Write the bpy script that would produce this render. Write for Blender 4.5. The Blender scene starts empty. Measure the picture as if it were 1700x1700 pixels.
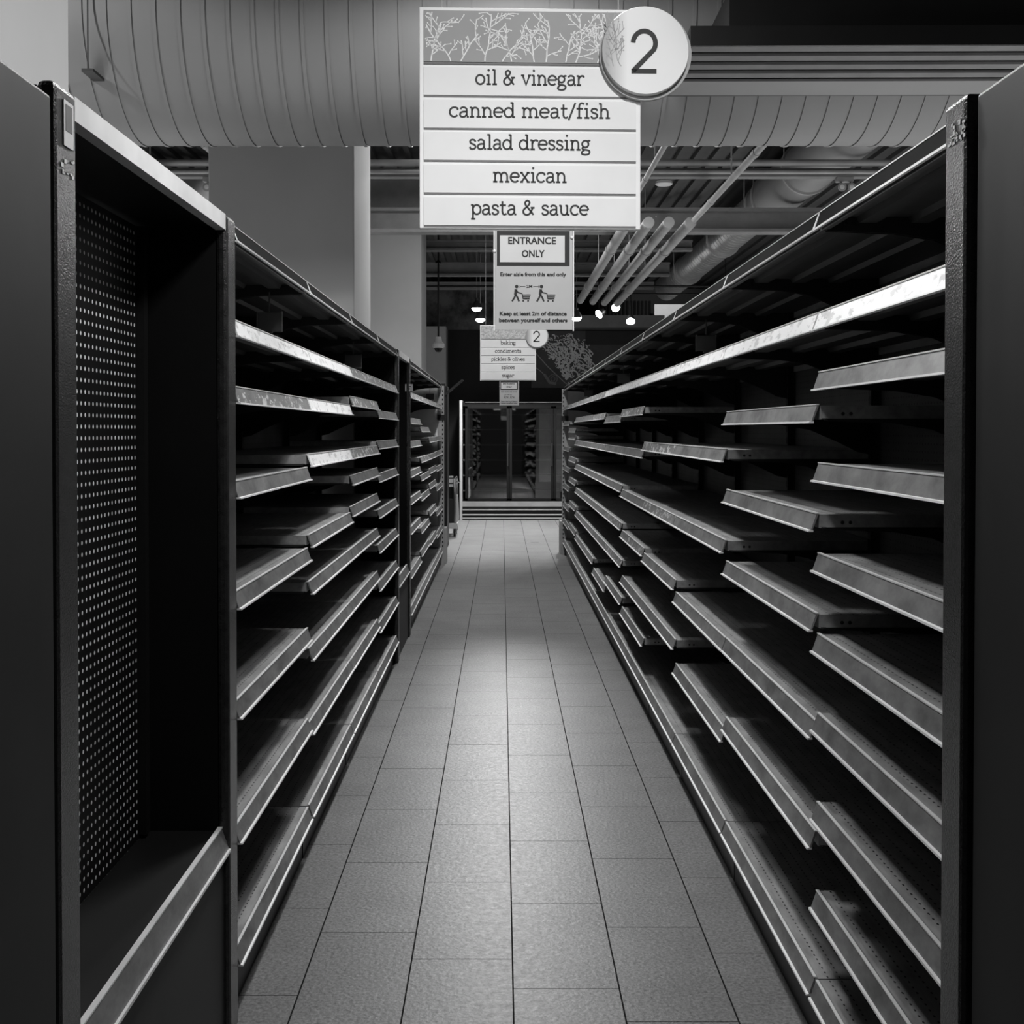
import bpy, bmesh, math, random
from math import radians as R, pi, sin, cos, floor

# ------------------------------------------------------------------ camera, world, lights, exposure
SC = bpy.context.scene
COL = SC.collection
H, F, VX, VY, PITCH = 1.58, 1990.0, 833.0, 714.0, R(1.0)

cam = bpy.data.cameras.new('camera')
camo = bpy.data.objects.new('camera', cam)
COL.objects.link(camo)
camo.location = (0, 0, H)
camo.rotation_euler = (pi / 2 - PITCH, 0, 0)
cam.sensor_width = 36
cam.lens = F / 1700 * 36
cam.shift_x = (850 - VX) / 1700
cam.shift_y = (VY - (850 - F * math.tan(PITCH))) / 1700
cam.clip_start = 0.05
SC.camera = camo

SC.view_settings.view_transform = 'Standard'
SC.view_settings.look = 'None'
SC.view_settings.gamma = 1
SC.view_settings.exposure = 1.0
SC.view_settings.use_curve_mapping = False

W = bpy.data.worlds.new('world')
SC.world = W
W.use_nodes = True
W.node_tree.nodes['Background'].inputs[0].default_value = (1, 1, 1, 1)
W.node_tree.nodes['Background'].inputs[1].default_value = 0.012


def area(name, loc, rot, sx, sy, power, spread=180):
    l = bpy.data.lights.new(name, 'AREA')
    l.shape = 'RECTANGLE'
    l.size, l.size_y, l.energy, l.spread = sx, sy, power, R(spread)
    o = bpy.data.objects.new(name, l)
    COL.objects.link(o)
    o.location, o.rotation_euler = loc, rot
    return o


def spot(name, loc, target, power, angle, blend=0.6, size=0.06):
    from mathutils import Vector
    l = bpy.data.lights.new(name, 'SPOT')
    l.energy, l.spot_size, l.spot_blend, l.shadow_soft_size = power, R(angle), blend, size
    o = bpy.data.objects.new(name, l)
    COL.objects.link(o)
    o.location = loc
    o.rotation_euler = (Vector(target) - Vector(loc)).to_track_quat('-Z', 'Y').to_euler()
    return o


for y, z, p in ((5.0, 3.9, 36), (10.3, 4.0, 54), (12.9, 4.3, 26)):
    area('aisle_light', (0.03, y, z), (0, 0, 0), 0.16, 1.2, p)
area('near_fill_light', (0.03, 2.5, 2.82), (0, 0, 0), .2, .6, 9)  # unseen low fill, added to brighten the near upper rails
spot('column_front_fill_light', (-3.4, 4.6, 4.2), (-1.4, 8.1, 2.6), 60, 60)  # unseen fill added to brighten the front of the big column
spot('column_front_fill_light', (-3.4, 11.0, 4.2), (-1.2, 14.9, 2.6), 40, 46)  # same added fill for the next column's front
spot('column_fill_light', (1.6, 0.4, 4.1), (-1.0, 2.3, 2.9), 75, 30)  # unseen fill added for the aisle face of the nearest column
spot('floor_highlight_fill', (0.05, 17.6, 4.3), (0.05, 5.5, 0), 240, 16, 1.0, .14)  # unseen spot added to make the highlight on the floor
for x, p in ((-3.3, 78), (3.3, 92)):
    area('next_aisle_bounce', (x, 9.0, 0.6), (pi, 0, 0), 2.2, 15.0, p)  # unseen upward fill, added to stand in for bounce from neighbouring aisles
spot('duct_fill_light', (3.0, 4.9, 2.3), (2.6, 6.6, 3.6), 2.2, 90, 1.0, .3)  # unseen fill added to lift the right part of the duct
spot('sign_fill_light', (0.5, 0.9, 3.9), (0.1, 3.8, 2.4), 150, 30)  # unseen fill added to brighten the near sign
spot('wall_fill_light', (3.0, 21.6, 4.4), (3.2, 23.7, 3.7), 45, 60)  # unseen fill added to whiten the pale wall piece
spot('far_sign_fill_light', (0.3, 11.5, 4.2), (0.1, 15.0, 2.5), 60, 26)  # unseen fill added so the far sign's face reads bright
spot('column_fill_light', (1.8, 11.4, 3.9), (-1.0, 9.0, 1.7), 18, 36)  # unseen fill added for the big column's side face
spot('column_fill_light', (-.3, 11.6, 4.2), (-1.0, 14.9, 2.1), 26, 24, 1.0)  # unseen fill added for the glow low on the far column

# ------------------------------------------------------------------ mesh helpers


class MB:
    def __init__(self):
        self.v, self.f, self.m = [], [], []

    def add(self, vs, fs, mi=0):
        n = len(self.v)
        self.v += [tuple(p) for p in vs]
        self.f += [tuple(i + n for i in q) for q in fs]
        self.m += [mi] * len(fs)
        return self

    def box(self, x0, x1, y0, y1, z0, z1, mi=0):
        vs = [(x0, y0, z0), (x1, y0, z0), (x1, y1, z0), (x0, y1, z0), (x0, y0, z1), (x1, y0, z1), (x1, y1, z1), (x0, y1, z1)]
        return self.add(vs, [(0, 3, 2, 1), (4, 5, 6, 7), (0, 1, 5, 4), (1, 2, 6, 5), (2, 3, 7, 6), (3, 0, 4, 7)], mi)

    def prism(self, poly, a0, a1, axis='y', mi=0):
        """poly is a list of 2D points; extruded along axis from a0 to a1."""
        def P(p, a):
            if axis == 'y':
                return (p[0], a, p[1])
            if axis == 'x':
                return (a, p[0], p[1])
            return (p[0], p[1], a)
        n = len(poly)
        vs = [P(p, a0) for p in poly] + [P(p, a1) for p in poly]
        fs = [tuple(range(n)), tuple(range(2 * n - 1, n - 1, -1))]
        fs += [(i, (i + 1) % n, n + (i + 1) % n, n + i) for i in range(n)]
        return self.add(vs, fs, mi)

    def tube(self, p0, p1, r, n=12, r2=None, mi=0, caps=True):
        from mathutils import Vector
        a, b = Vector(p0), Vector(p1)
        d = (b - a).normalized()
        t = Vector((0, 0, 1)) if abs(d.z) < .9 else Vector((1, 0, 0))
        u = d.cross(t).normalized()
        w = d.cross(u)
        r2 = r if r2 is None else r2
        vs = []
        for (c, rr) in ((a, r), (b, r2)):
            for k in range(n):
                an = 2 * pi * k / n
                vs.append(c + u * rr * cos(an) + w * rr * sin(an))
        fs = [(k, (k + 1) % n, n + (k + 1) % n, n + k) for k in range(n)]
        if caps:
            fs += [tuple(range(n - 1, -1, -1)), tuple(range(n, 2 * n))]
        return self.add(vs, fs, mi)

    def lathe(self, prof, c=(0, 0, 0), n=20, axis='z', mi=0):
        vs, fs = [], []
        for (r, h) in prof:
            for k in range(n):
                an = 2 * pi * k / n
                q = (r * cos(an), r * sin(an), h)
                if axis == 'y':
                    q = (q[0], q[2], q[1])
                elif axis == 'x':
                    q = (q[2], q[0], q[1])
                vs.append((c[0] + q[0], c[1] + q[1], c[2] + q[2]))
        for j in range(len(prof) - 1):
            for k in range(n):
                fs.append((j * n + k, j * n + (k + 1) % n, (j + 1) * n + (k + 1) % n, (j + 1) * n + k))
        if prof[0][0] > 1e-6:
            fs.append(tuple(range(n - 1, -1, -1)))
        if prof[-1][0] > 1e-6:
            m = (len(prof) - 1) * n
            fs.append(tuple(range(m, m + n)))
        return self.add(vs, fs, mi)

    def ribbon(self, pts, w, y=0.0, mi=0, t=0.0, closed=False):
        """flat stroke of width w in the xz plane at depth y, facing -y, thickness t."""
        n = len(pts)
        if n < 2:
            return self
        L, Rr = [], []
        for i in range(n):
            if closed:
                a, b, c = pts[i - 1], pts[i], pts[(i + 1) % n]
            else:
                a, b, c = pts[max(i - 1, 0)], pts[i], pts[min(i + 1, n - 1)]

            def nrm(p, q):
                dx, dz = q[0] - p[0], q[1] - p[1]
                l = math.hypot(dx, dz)
                return None if l < 1e-9 else (-dz / l, dx / l)
            n1, n2 = nrm(a, b), nrm(b, c)
            n1 = n1 or n2 or (0, 1)
            n2 = n2 or n1
            mx, mz = n1[0] + n2[0], n1[1] + n2[1]
            l = math.hypot(mx, mz)
            if l < .3:
                mx, mz, s = n1[0], n1[1], 1
            else:
                mx, mz = mx / l, mz / l
                s = min(1 / max(mx * n1[0] + mz * n1[1], .4), 1.8)
            ww = w * .5 * s
            L.append((b[0] + mx * ww, y - t, b[1] + mz * ww))
            Rr.append((b[0] - mx * ww, y - t, b[1] - mz * ww))
        m = n if closed else n - 1
        self.add(L + Rr, [(i, (i + 1) % n, n + (i + 1) % n, n + i) for i in range(m)], mi)
        return self

    def disc(self, cx, cz, rx, rz, y, n=20, mi=0):
        return self.add([(cx + rx * cos(2 * pi * k / n), y, cz + rz * sin(2 * pi * k / n)) for k in range(n)], [tuple(range(n))], mi)

    def build(self, name, mats, parent=None, loc=(0, 0, 0), rz=0, bevel=0, smooth=False, flat=False):
        me = bpy.data.meshes.new(name)
        me.from_pydata(self.v, [], self.f)
        if not isinstance(mats, (list, tuple)):
            mats = [mats]
        for m in mats:
            me.materials.append(m)
        me.polygons.foreach_set('material_index', self.m)
        if not flat:
            bm = bmesh.new()
            bm.from_mesh(me)
            bmesh.ops.recalc_face_normals(bm, faces=bm.faces)
            bm.to_mesh(me)
            bm.free()
        if smooth:
            me.polygons.foreach_set('use_smooth', [True] * len(me.polygons))
            me.set_sharp_from_angle(angle=R(35))
        me.update()
        return link(name, me, parent, loc, rz, bevel)


def link(name, me, parent=None, loc=(0, 0, 0), rz=0, bevel=0):
    o = bpy.data.objects.new(name, me)
    COL.objects.link(o)
    o.parent = parent
    o.location = loc
    o.rotation_euler = (0, 0, rz)
    if bevel:
        b = o.modifiers.new('bevel', 'BEVEL')
        b.width, b.segments, b.limit_method = bevel, 2, 'ANGLE'
    return o


def thing(name, label, cat, loc=(0, 0, 0), rz=0, group=None):
    o = bpy.data.objects.new(name, None)
    COL.objects.link(o)
    o.location = loc
    o.rotation_euler = (0, 0, rz)
    return tag(o, label, cat, group)


def tag(o, label, cat, group=None):
    o['label'], o['category'] = label, cat
    if group:
        o['group'] = group
    return o


def struct(name, mb, mat, **k):
    o = mb.build(name, mat, **k)
    o['kind'] = 'structure'
    return o


# ------------------------------------------------------------------ materials


class N:
    """small wrapper for node graphs"""

    def __init__(self, name):
        self.mat = bpy.data.materials.new(name)
        self.mat.use_nodes = True
        self.t = self.mat.node_tree
        self.b = self.t.nodes['Principled BSDF']
        self.b.inputs['Specular IOR Level'].default_value = .4
        self._tc = None

    def node(self, typ, **kw):
        n = self.t.nodes.new(typ)
        for k, v in kw.items():
            setattr(n, k, v)
        return n

    def to(self, a, b):
        self.t.links.new(a, b)

    def coord(self, which='Object'):
        if not self._tc:
            self._tc = self.node('ShaderNodeTexCoord')
        return self._tc.outputs[which]

    def math(self, op, a, b=None, c=None):
        n = self.node('ShaderNodeMath', operation=op)
        for i, x in enumerate((a, b, c)):
            if x is None:
                continue
            if isinstance(x, (int, float)):
                n.inputs[i].default_value = x
            else:
                self.to(x, n.inputs[i])
        return n.outputs[0]

    def xyz(self, vec=None):
        s = self.node('ShaderNodeSeparateXYZ')
        self.to(vec or self.coord(), s.inputs[0])
        return s.outputs

    def noise(self, scale, detail=3, rough=.55, stretch=None, rnd=False, w=0):
        n = self.node('ShaderNodeTexNoise')
        n.inputs['Scale'].default_value = scale
        n.inputs['Detail'].default_value = detail
        n.inputs['Roughness'].default_value = rough
        v = self.coord()
        if stretch or rnd:
            mp = self.node('ShaderNodeMapping')
            self.to(v, mp.inputs[0])
            if stretch:
                mp.inputs['Scale'].default_value = stretch
            if rnd:
                oi = self.node('ShaderNodeObjectInfo')
                cmb = self.node('ShaderNodeCombineXYZ')
                r = self.math('MULTIPLY', oi.outputs['Random'], 37.0)
                for i in range(3):
                    self.to(r, cmb.inputs[i])
                self.to(cmb.outputs[0], mp.inputs['Location'])
            v = mp.outputs[0]
        self.to(v, n.inputs['Vector'])
        return n.outputs['Fac']

    def ramp(self, fac, stops):
        n = self.node('ShaderNodeValToRGB')
        e = n.color_ramp.elements
        while len(e) < len(stops):
            e.new(.5)
        for i, (p, c) in enumerate(stops):
            e[i].position = p
            e[i].color = (c, c, c, 1)
        self.to(fac, n.inputs[0])
        return n.outputs[0]

    def mix(self, fac, a, b):
        n = self.node('ShaderNodeMix', data_type='RGBA')
        if isinstance(fac, (int, float)):
            n.inputs[0].default_value = fac
        else:
            self.to(fac, n.inputs[0])
        for i, x in ((6, a), (7, b)):
            if isinstance(x, (int, float)):
                n.inputs[i].default_value = (x, x, x, 1)
            else:
                self.to(x, n.inputs[i])
        return n.outputs[2]

    def col(self, c):
        if isinstance(c, (int, float)):
            self.b.inputs['Base Color'].default_value = (c, c, c, 1)
        else:
            self.to(c, self.b.inputs['Base Color'])
        return self

    def set(self, rough=.5, metal=0, spec=None):
        if isinstance(rough, (int, float)):
            self.b.inputs['Roughness'].default_value = rough
        else:
            self.to(rough, self.b.inputs['Roughness'])
        self.b.inputs['Metallic'].default_value = metal
        if spec is not None:
            self.b.inputs['Specular IOR Level'].default_value = spec
        return self

    def bump(self, h, dist=.002, strength=.5):
        n = self.node('ShaderNodeBump')
        n.inputs['Distance'].default_value = dist
        n.inputs['Strength'].default_value = strength
        self.to(h, n.inputs['Height'])
        self.to(n.outputs[0], self.b.inputs['Normal'])
        return self


def plain(name, c, rough=.5, metal=0, spec=None, var=.12, scale=6):
    n = N(name)
    n.col(n.ramp(n.noise(scale), [(.3, c * (1 - var)), (.7, c * (1 + var))])).set(rough, metal, spec)
    return n.mat


def emit(name, s):
    n = N(name)
    n.col(.8)
    n.b.inputs['Emission Color'].default_value = (1, 1, 1, 1)
    n.b.inputs['Emission Strength'].default_value = s
    return n.mat


# floor tiles 300 x 610 mm, staggered a third
def mk_floor():
    n = N('floor_tile')
    x, y, z = n.xyz()
    u = n.math('DIVIDE', n.math('SUBTRACT', x, .032), .3008)
    c = n.math('FLOOR', u)
    fu = n.math('SUBTRACT', u, c)
    yy = n.math('DIVIDE', n.math('ADD', n.math('SUBTRACT', y, .314), n.math('MULTIPLY', c, .19)), .61)
    r = n.math('FLOOR', yy)
    fy = n.math('SUBTRACT', yy, r)
    du = n.math('MULTIPLY', n.math('MINIMUM', fu, n.math('SUBTRACT', 1, fu)), .3008)
    dy = n.math('MULTIPLY', n.math('MINIMUM', fy, n.math('SUBTRACT', 1, fy)), .61)
    g = n.math('LESS_THAN', n.math('MINIMUM', n.math('SUBTRACT', du, .0006), dy), .0017)
    wn = n.node('ShaderNodeTexWhiteNoise', noise_dimensions='2D')
    cb = n.node('ShaderNodeCombineXYZ')
    n.to(c, cb.inputs[0])
    n.to(r, cb.inputs[1])
    n.to(cb.outputs[0], wn.inputs['Vector'])
    tone = n.math('MULTIPLY_ADD', wn.outputs['Value'], .10, .95)
    base = n.ramp(n.noise(95, 5, .7), [(.36, .10), (.64, .25)])
    bl = n.ramp(n.noise(3.2, 3), [(.3, .85), (.7, 1.1)])
    m1 = n.node('ShaderNodeMix', data_type='RGBA', blend_type='MULTIPLY')
    m1.inputs[0].default_value = 1
    n.to(base, m1.inputs[6])
    n.to(bl, m1.inputs[7])
    m2 = n.node('ShaderNodeMix', data_type='RGBA', blend_type='MULTIPLY')
    m2.inputs[0].default_value = 1
    n.to(m1.outputs[2], m2.inputs[6])
    n.to(tone, m2.inputs[7])
    n.col(n.mix(g, m2.outputs[2], .02))
    n.set(n.math('MULTIPLY_ADD', n.noise(40, 3), .2, .30), 0)
    n.to(n.math('MULTIPLY_ADD', g, -.5, .5), n.b.inputs['Specular IOR Level'])
    h = n.math('SUBTRACT', n.math('MULTIPLY', n.noise(60, 4, .6), .8), n.math('MULTIPLY', g, .6))
    n.bump(h, .004, .35)
    return n.mat


def mk_shelf(base):
    n = N('shelf_metal')
    x, y, z = n.xyz()
    fu = n.math('SUBTRACT', n.math('FRACT', n.math('DIVIDE', x, .030)), .5)
    fv = n.math('SUBTRACT', n.math('FRACT', n.math('DIVIDE', y, .0254)), .5)
    du = n.math('MULTIPLY', fu, .030)
    dv = n.math('MULTIPLY', n.math('MULTIPLY', fv, .0254), .45)
    d = n.math('SQRT', n.math('ADD', n.math('MULTIPLY', du, du), n.math('MULTIPLY', dv, dv)))
    hole = n.math('MULTIPLY', n.math('LESS_THAN', d, .0022), n.math('GREATER_THAN', z, -.004))
    c = n.ramp(n.noise(30, 4, .6, (1, .25, 1), True), [(.3, base * .75), (.7, base * 1.3)])
    n.col(n.mix(hole, c, .004)).set(.42, .25)
    n.bump(n.noise(400, 2), .0006, .3)
    return n.mat


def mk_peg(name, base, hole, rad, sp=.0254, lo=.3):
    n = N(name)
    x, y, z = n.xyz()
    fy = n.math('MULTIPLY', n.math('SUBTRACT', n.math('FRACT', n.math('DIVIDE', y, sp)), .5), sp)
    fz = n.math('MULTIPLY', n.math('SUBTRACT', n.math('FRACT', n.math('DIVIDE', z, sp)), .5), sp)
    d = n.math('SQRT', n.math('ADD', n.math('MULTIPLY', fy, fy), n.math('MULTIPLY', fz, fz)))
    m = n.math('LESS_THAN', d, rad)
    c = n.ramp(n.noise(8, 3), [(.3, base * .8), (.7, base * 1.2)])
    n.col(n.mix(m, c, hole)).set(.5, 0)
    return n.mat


def mk_rail(name, lo, hi, paper=0.0, metal=.3, thr=.55):
    n = N(name)
    c = n.ramp(n.noise(14, 5, .65, (1, .5, 1), True), [(.25, lo), (.75, hi)])
    if paper:
        p = n.noise(26, 4, .7, (1, .55, 1.3), True)
        msk = n.ramp(p, [(thr - .015, 0), (thr + .015, 1)])
        c = n.mix(msk, c, paper)
    n.col(c).set(n.math('MULTIPLY_ADD', n.noise(22, 4, .6, None, True), .35, .22), metal)
    return n.mat


M = {}
M['floor'] = mk_floor()
M['shelf'] = mk_shelf(.33)
M['under'] = plain('shaded_shelf_underside', .07, .5, .2)  # shade below the shelves put into a darker colour
M['rail'] = mk_rail('galvanised_price_rail', .12, .38)
M['holder'] = plain('holder_plate', .09, .4)
M['rail_torn'] = mk_rail('price_rail_with_label_residue', .16, .34, .75, .2, .56)
M['rail_paper'] = mk_rail('price_rail_with_white_strip', .5, .8, .95, .0, .44)  # white paper strip; lamp reflections also put into its paleness
M['edge'] = plain('painted_rail_edge_highlight', .92, .35, .2)  # light caught by the rail edges, painted as a pale colour
M['rail_dark'] = plain('dark_price_rail', .008, .85, 0, .05)
M['black'] = plain('black_metal', .008, .45)
M['bracket'] = plain('dark_bracket_metal', .03, .45, .3)
M['peg_back'] = mk_peg('dark_perforated_panel', .085, .006, .0035)
M['peg_dots'] = mk_peg('pegboard_with_painted_hole_light', .004, .9, .0045)  # light coming through the holes, painted as pale dots
M['panel'] = plain('dark_grey_panel', .022, .55)
M['fascia'] = plain('grey_fascia', .32, .5)
M['wall_dark'] = plain('dark_wall_paint', .010, .7)
M['wall_grey'] = plain('grey_wall_paint', .33, .8, var=.05, scale=2)
M['column'] = plain('column_paint', .42, .8, var=.04, scale=2)
M['endpanel'] = plain('pale_end_panel', .7, .6)
M['white'] = plain('white_paint', .78, .5, var=.03)
M['signface'] = plain('sign_face', .72, .5, var=.03)
M['ink'] = plain('black_ink', .012, .6)
M['grey_ink'] = plain('grey_ink', .16, .6)
M['placard'] = plain('placard_paper', .46, .35, var=.05)
M['placard_pale'] = plain('placard_box', .62, .4, var=.04)
M['matte'] = plain('matte_black_frame', .006, .75, 0, .12)
M['chrome'] = plain('chrome', .75, .18, 1)
M['rubber'] = plain('black_rubber', .015, .7)
M['beam'] = plain('painted_beam', .20, .75)
M['pipe'] = plain('painted_pipe', .36, .6, .1)
M['deck'] = plain('dark_ceiling_deck', .07, .8)
M['duct'] = plain('painted_duct', .26, .6, .15, var=.05, scale=1.5)
M['duct_shiny'] = plain('galvanised_duct', .45, .35, .6, var=.08, scale=3)
M['lamp_on'] = emit('lamp_glow', 14)
M['lampshade'] = plain('dark_lampshade', .05, .4)


def mk_glass():
    n = N('dark_glass')
    t = n.t
    out = t.nodes['Material Output']
    t.nodes.remove(n.b)
    g = n.node('ShaderNodeBsdfGlossy')
    g.inputs['Roughness'].default_value = .02
    g.inputs['Color'].default_value = (.9, .9, .9, 1)
    tr = n.node('ShaderNodeBsdfTransparent')
    tr.inputs['Color'].default_value = (.6, .6, .6, 1)
    fr = n.node('ShaderNodeFresnel')
    fr.inputs['IOR'].default_value = 2.3
    mx = n.node('ShaderNodeMixShader')
    t.links.new(fr.outputs[0], mx.inputs[0])
    t.links.new(tr.outputs[0], mx.inputs[1])
    t.links.new(g.outputs[0], mx.inputs[2])
    t.links.new(mx.outputs[0], out.inputs[0])
    return n.mat


M['glass'] = mk_glass()


def mk_post():
    n = N('textured_powder_coat')
    n.col(n.ramp(n.noise(40, 3), [(.3, .014), (.7, .03)])).set(.25, .1, .6)
    n.bump(n.noise(260, 3, .6), .003, .5)
    return n.mat


M['post'] = mk_post()


def mk_mural(name, lo, hi, sc):
    n = N(name)
    n.col(n.ramp(n.noise(sc, 6, .65), [(.38, lo), (.62, hi)])).set(.6)
    return n.mat


M['mural'] = mk_mural('faded_wall_mural', .012, .13, 2.2)
M['poster'] = mk_mural('mural_board', .05, .08, 1.2)


# ------------------------------------------------------------------ room shell
XL, XR, YB, ZC = -7.0, 7.0, 22.3, 4.5
struct('floor', MB().box(XL, XR, -2.5, 26, -.1, 0), M['floor'])
mb = MB().box(XL, XR, -2.5, 26, ZC, ZC + .2)
x = XL + .1
while x < XR:
    mb.box(x, x + .06, -2.5, 26, ZC - .05, ZC + .01)
    x += .19
struct('ceiling', mb, M['deck'])
struct('wall_left', MB().box(XL - .2, XL, -2.5, 26, 0, ZC), M['wall_grey'])
struct('wall_right', MB().box(XR, XR + .2, -2.5, 26, 0, ZC), M['wall_grey'])
struct('wall_back', MB().box(XL, XR, YB, YB + .15, 0, 3.44), M['wall_dark'])
mb = MB().box(XL, XR, 24.4, 24.6, 3.3, ZC)
struct('wall_back_upper', mb, M['wall_dark'])
struct('trim_ledge', MB().box(.9, 2.95, 21.75, 22.3, 3.44, 3.66), M['beam'])
mb = MB()
x = .8
while x < 3.0:
    mb.prism([(x, 24.36), (x + .025, 24.32), (x + .05, 24.36), (x + .05, 24.395), (x, 24.395)], 3.44, 4.2, 'z')
    x += .075
struct('trim_ribbed', mb, M['panel'])
struct('wall_pale', MB().box(3.0, 3.9, 23.6, 23.75, 3.4, 4.05), M['white'])
struct('wall_behind_picture', MB().box(-2.6, -.05, 22.32, 22.5, 3.44, 4.3), M['mural'])

# columns, one every six metres on the left
for y0, y1, nm in ((1.74, 2.78, 'column'), (8.12, 9.13, 'column'), (14.9, 15.9, 'column'), (21.5, 22.25, 'column')):
    struct(nm, MB().box(-1.98 if y0 < 20 else -1.6, -.997, y0, y1, 0, ZC if y0 < 20 else 3.44), M['column'] if y0 < 20 else M['wall_grey'], bevel=.008)

# ------------------------------------------------------------------ shelving
LB = 1.22      # bay length
DEP = .545     # lip to back panel


def shelf_mesh(mb, L=LB):
    mb.box(.018, DEP - .005, .004, L - .004, -.004, -.0015)
    mb.box(.018, .022, .004, L - .004, -.036, -.0015)
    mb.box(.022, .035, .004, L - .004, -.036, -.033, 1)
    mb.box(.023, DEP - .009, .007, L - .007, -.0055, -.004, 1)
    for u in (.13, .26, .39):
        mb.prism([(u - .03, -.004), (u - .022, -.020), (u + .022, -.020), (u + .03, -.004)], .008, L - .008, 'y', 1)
    mb.box(DEP - .009, DEP - .005, .004, L - .004, -.03, -.0015)
    for v0 in (.004, L - .0065):
        mb.box(.022, DEP - .009, v0, v0 + .0025, -.034, -.004)


def rail_mesh(mb, L=LB, hgt=.046):
    a, b = .008, L - .008
    mb.prism([(.011, 0), (-.003, -hgt + .005), (.001, -hgt + .005), (.0165, 0)], a, b, 'y', 0)
    mb.prism([(-.003, -hgt + .005), (-.009, -hgt + .004), (-.010, -hgt), (.003, -hgt), (.003, -hgt + .005)], a, b, 'y', 1)
    mb.prism([(.009, .0), (.009, .003), (.0165, .003), (.0165, .0)], a, b, 'y', 1)


def bracket_mesh(mb):
    mb.prism([(.03, -.006), (.03, -.040), (.20, -.046), (.30, -.062), (.40, -.105), (.47, -.14), (.545, -.155), (.545, .0), (.40, -.006)], 0, .004, 'y')
    for (u, z) in ((.075, -.022), (.095, -.022), (.50, -.1), (.52, -.13)):
        mb.lathe([(.005, -.002), (.004, -.004), (0, -.0045)], (u, 0, z), 8, 'y')


def canopy_rail_mesh(mb, L=LB):
    a, b = .004, L - .004
    mb.prism([(.012, .006), (-.001, -.034), (.003, -.034), (.016, .006)], a, b, 'y', 0)
    mb.prism([(-.004, -.034), (-.004, -.039), (.003, -.039), (.003, -.034)], a, b, 'y', 1)
    mb.box(.0105, .0145, a, b, .006, .0085, 1)
    for v in (a, b - .004):
        mb.prism([(.012, .006), (-.003, -.034), (-.001, -.034), (.016, .006)], v, v + .004, 'y', 1)


def base_mesh(mb, L=LB):
    mb.box(.012, DEP - .005, .003, L - .003, .189, .195)
    mb.box(.012, .02, .003, L - .003, .15, .195)


_cache = {}


def shared(key, fn, mats, name, smooth=False):
    if key not in _cache:
        mb = MB()
        fn(mb)
        o = mb.build(name, mats, smooth=smooth)
        _cache[key] = o.data
        bpy.data.objects.remove(o)
    return _cache[key]


RAILS = {'p': ('rail', None), 't': ('rail_torn', 'price rail with torn white label residue'), 'w': ('rail_paper', 'price rail covered by a creased white paper strip')}


def add_shelf(root, z, kind='p'):
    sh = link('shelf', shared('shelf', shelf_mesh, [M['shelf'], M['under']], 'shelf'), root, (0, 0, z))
    m, lab = RAILS[kind]
    ra = link('price_rail', shared('rail_' + kind, rail_mesh, [M[m], M['edge']], 'price_rail'), sh)
    if lab:
        ra['label'] = lab
    for v in (.0065, LB - .0105):
        link('bracket', shared('bracket', bracket_mesh, M['bracket'], 'bracket'), sh, (0, v, 0))
    return sh


def add_canopy(root, z=2.115):
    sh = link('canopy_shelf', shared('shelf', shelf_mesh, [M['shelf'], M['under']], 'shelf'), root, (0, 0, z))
    link('canopy_rail', shared('crail', canopy_rail_mesh, [M['rail_dark'], M['edge']], 'canopy_rail'), sh)
    for v in (.0065, LB - .0105):
        link('bracket', shared('bracket', bracket_mesh, M['bracket'], 'bracket'), sh, (0, v, 0))


def upright_mesh(mb):
    mb.box(DEP - .035, DEP + .03, -.031, -.001, 0, 2.12)
    z = .22
    while z < 2.1:
        mb.box(DEP - .0355, DEP - .034, -.024, -.019, z, z + .028, 1)
        mb.box(DEP - .0355, DEP - .034, -.011, -.006, z, z + .028, 1)
        z += .05


def back_mesh(mb):
    mb.box(DEP, DEP + .006, .034, LB - .034, .2, 2.11)


def kick_mesh(mb):
    mb.box(.035, .045, .003, LB - .003, 0, .15)
    mb.box(.033, .035, LB - .05, LB - .003, 0, .15)


def holder_mesh(mb):
    mb.box(0, .085, 0, .004, 0, .066)
    mb.box(-.004, 0, -.004, .006, -.004, .07)
    mb.box(.085, .089, -.004, .006, -.004, .07)
    mb.box(0, .085, -.004, .0, -.004, .002)
    mb.prism([(.03, -.004), (.055, -.004), (.0425, -.03)], 0, .004, 'y')
    mb.box(.04, .045, 0, .004, .07, .14)


def bay(y0, side, rows, label, group, holder=False, second='w', first=False, base='p'):
    """side +1: right of the aisle, -1: left. Local +x runs from the lip into the shelving."""
    if side > 0:
        root = thing('shelving_bay', label, 'shelving', (XLIP_R, y0, 0), 0, group)
    else:
        root = thing('shelving_bay', label, 'shelving', (XLIP_L, y0 + LB, 0), pi, group)
    link('back_panel', shared('back', back_mesh, M['peg_back'], 'back_panel'), root)
    link('upright', shared('upright', upright_mesh, [M['black'], M['rubber']], 'upright'), root, (0, LB if side > 0 else .032, 0))
    if first:
        link('upright', shared('upright', upright_mesh, [M['black'], M['rubber']], 'upright'), root, (0, .032 if side > 0 else LB, 0))
    bd = link('base_deck', shared('base', base_mesh, M['shelf'], 'base_deck'), root)
    link('price_rail', shared('rail_' + base, rail_mesh, [M[RAILS[base][0]], M['edge']], 'price_rail'), bd, (0, 0, .195))
    link('kick_plate', shared('kick', kick_mesh, M['black'], 'kick_plate'), root)
    add_canopy(root)
    add_shelf(root, 1.872, second)
    for r in rows:
        z, k = r if isinstance(r, tuple) else (r, 'p')
        add_shelf(root, z, k)
    if holder:
        link('label_holder', shared('holder', holder_mesh, M['holder'], 'label_holder'), root, (.10, LB - .02 if side > 0 else .03, 1.94))
    return root


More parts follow.
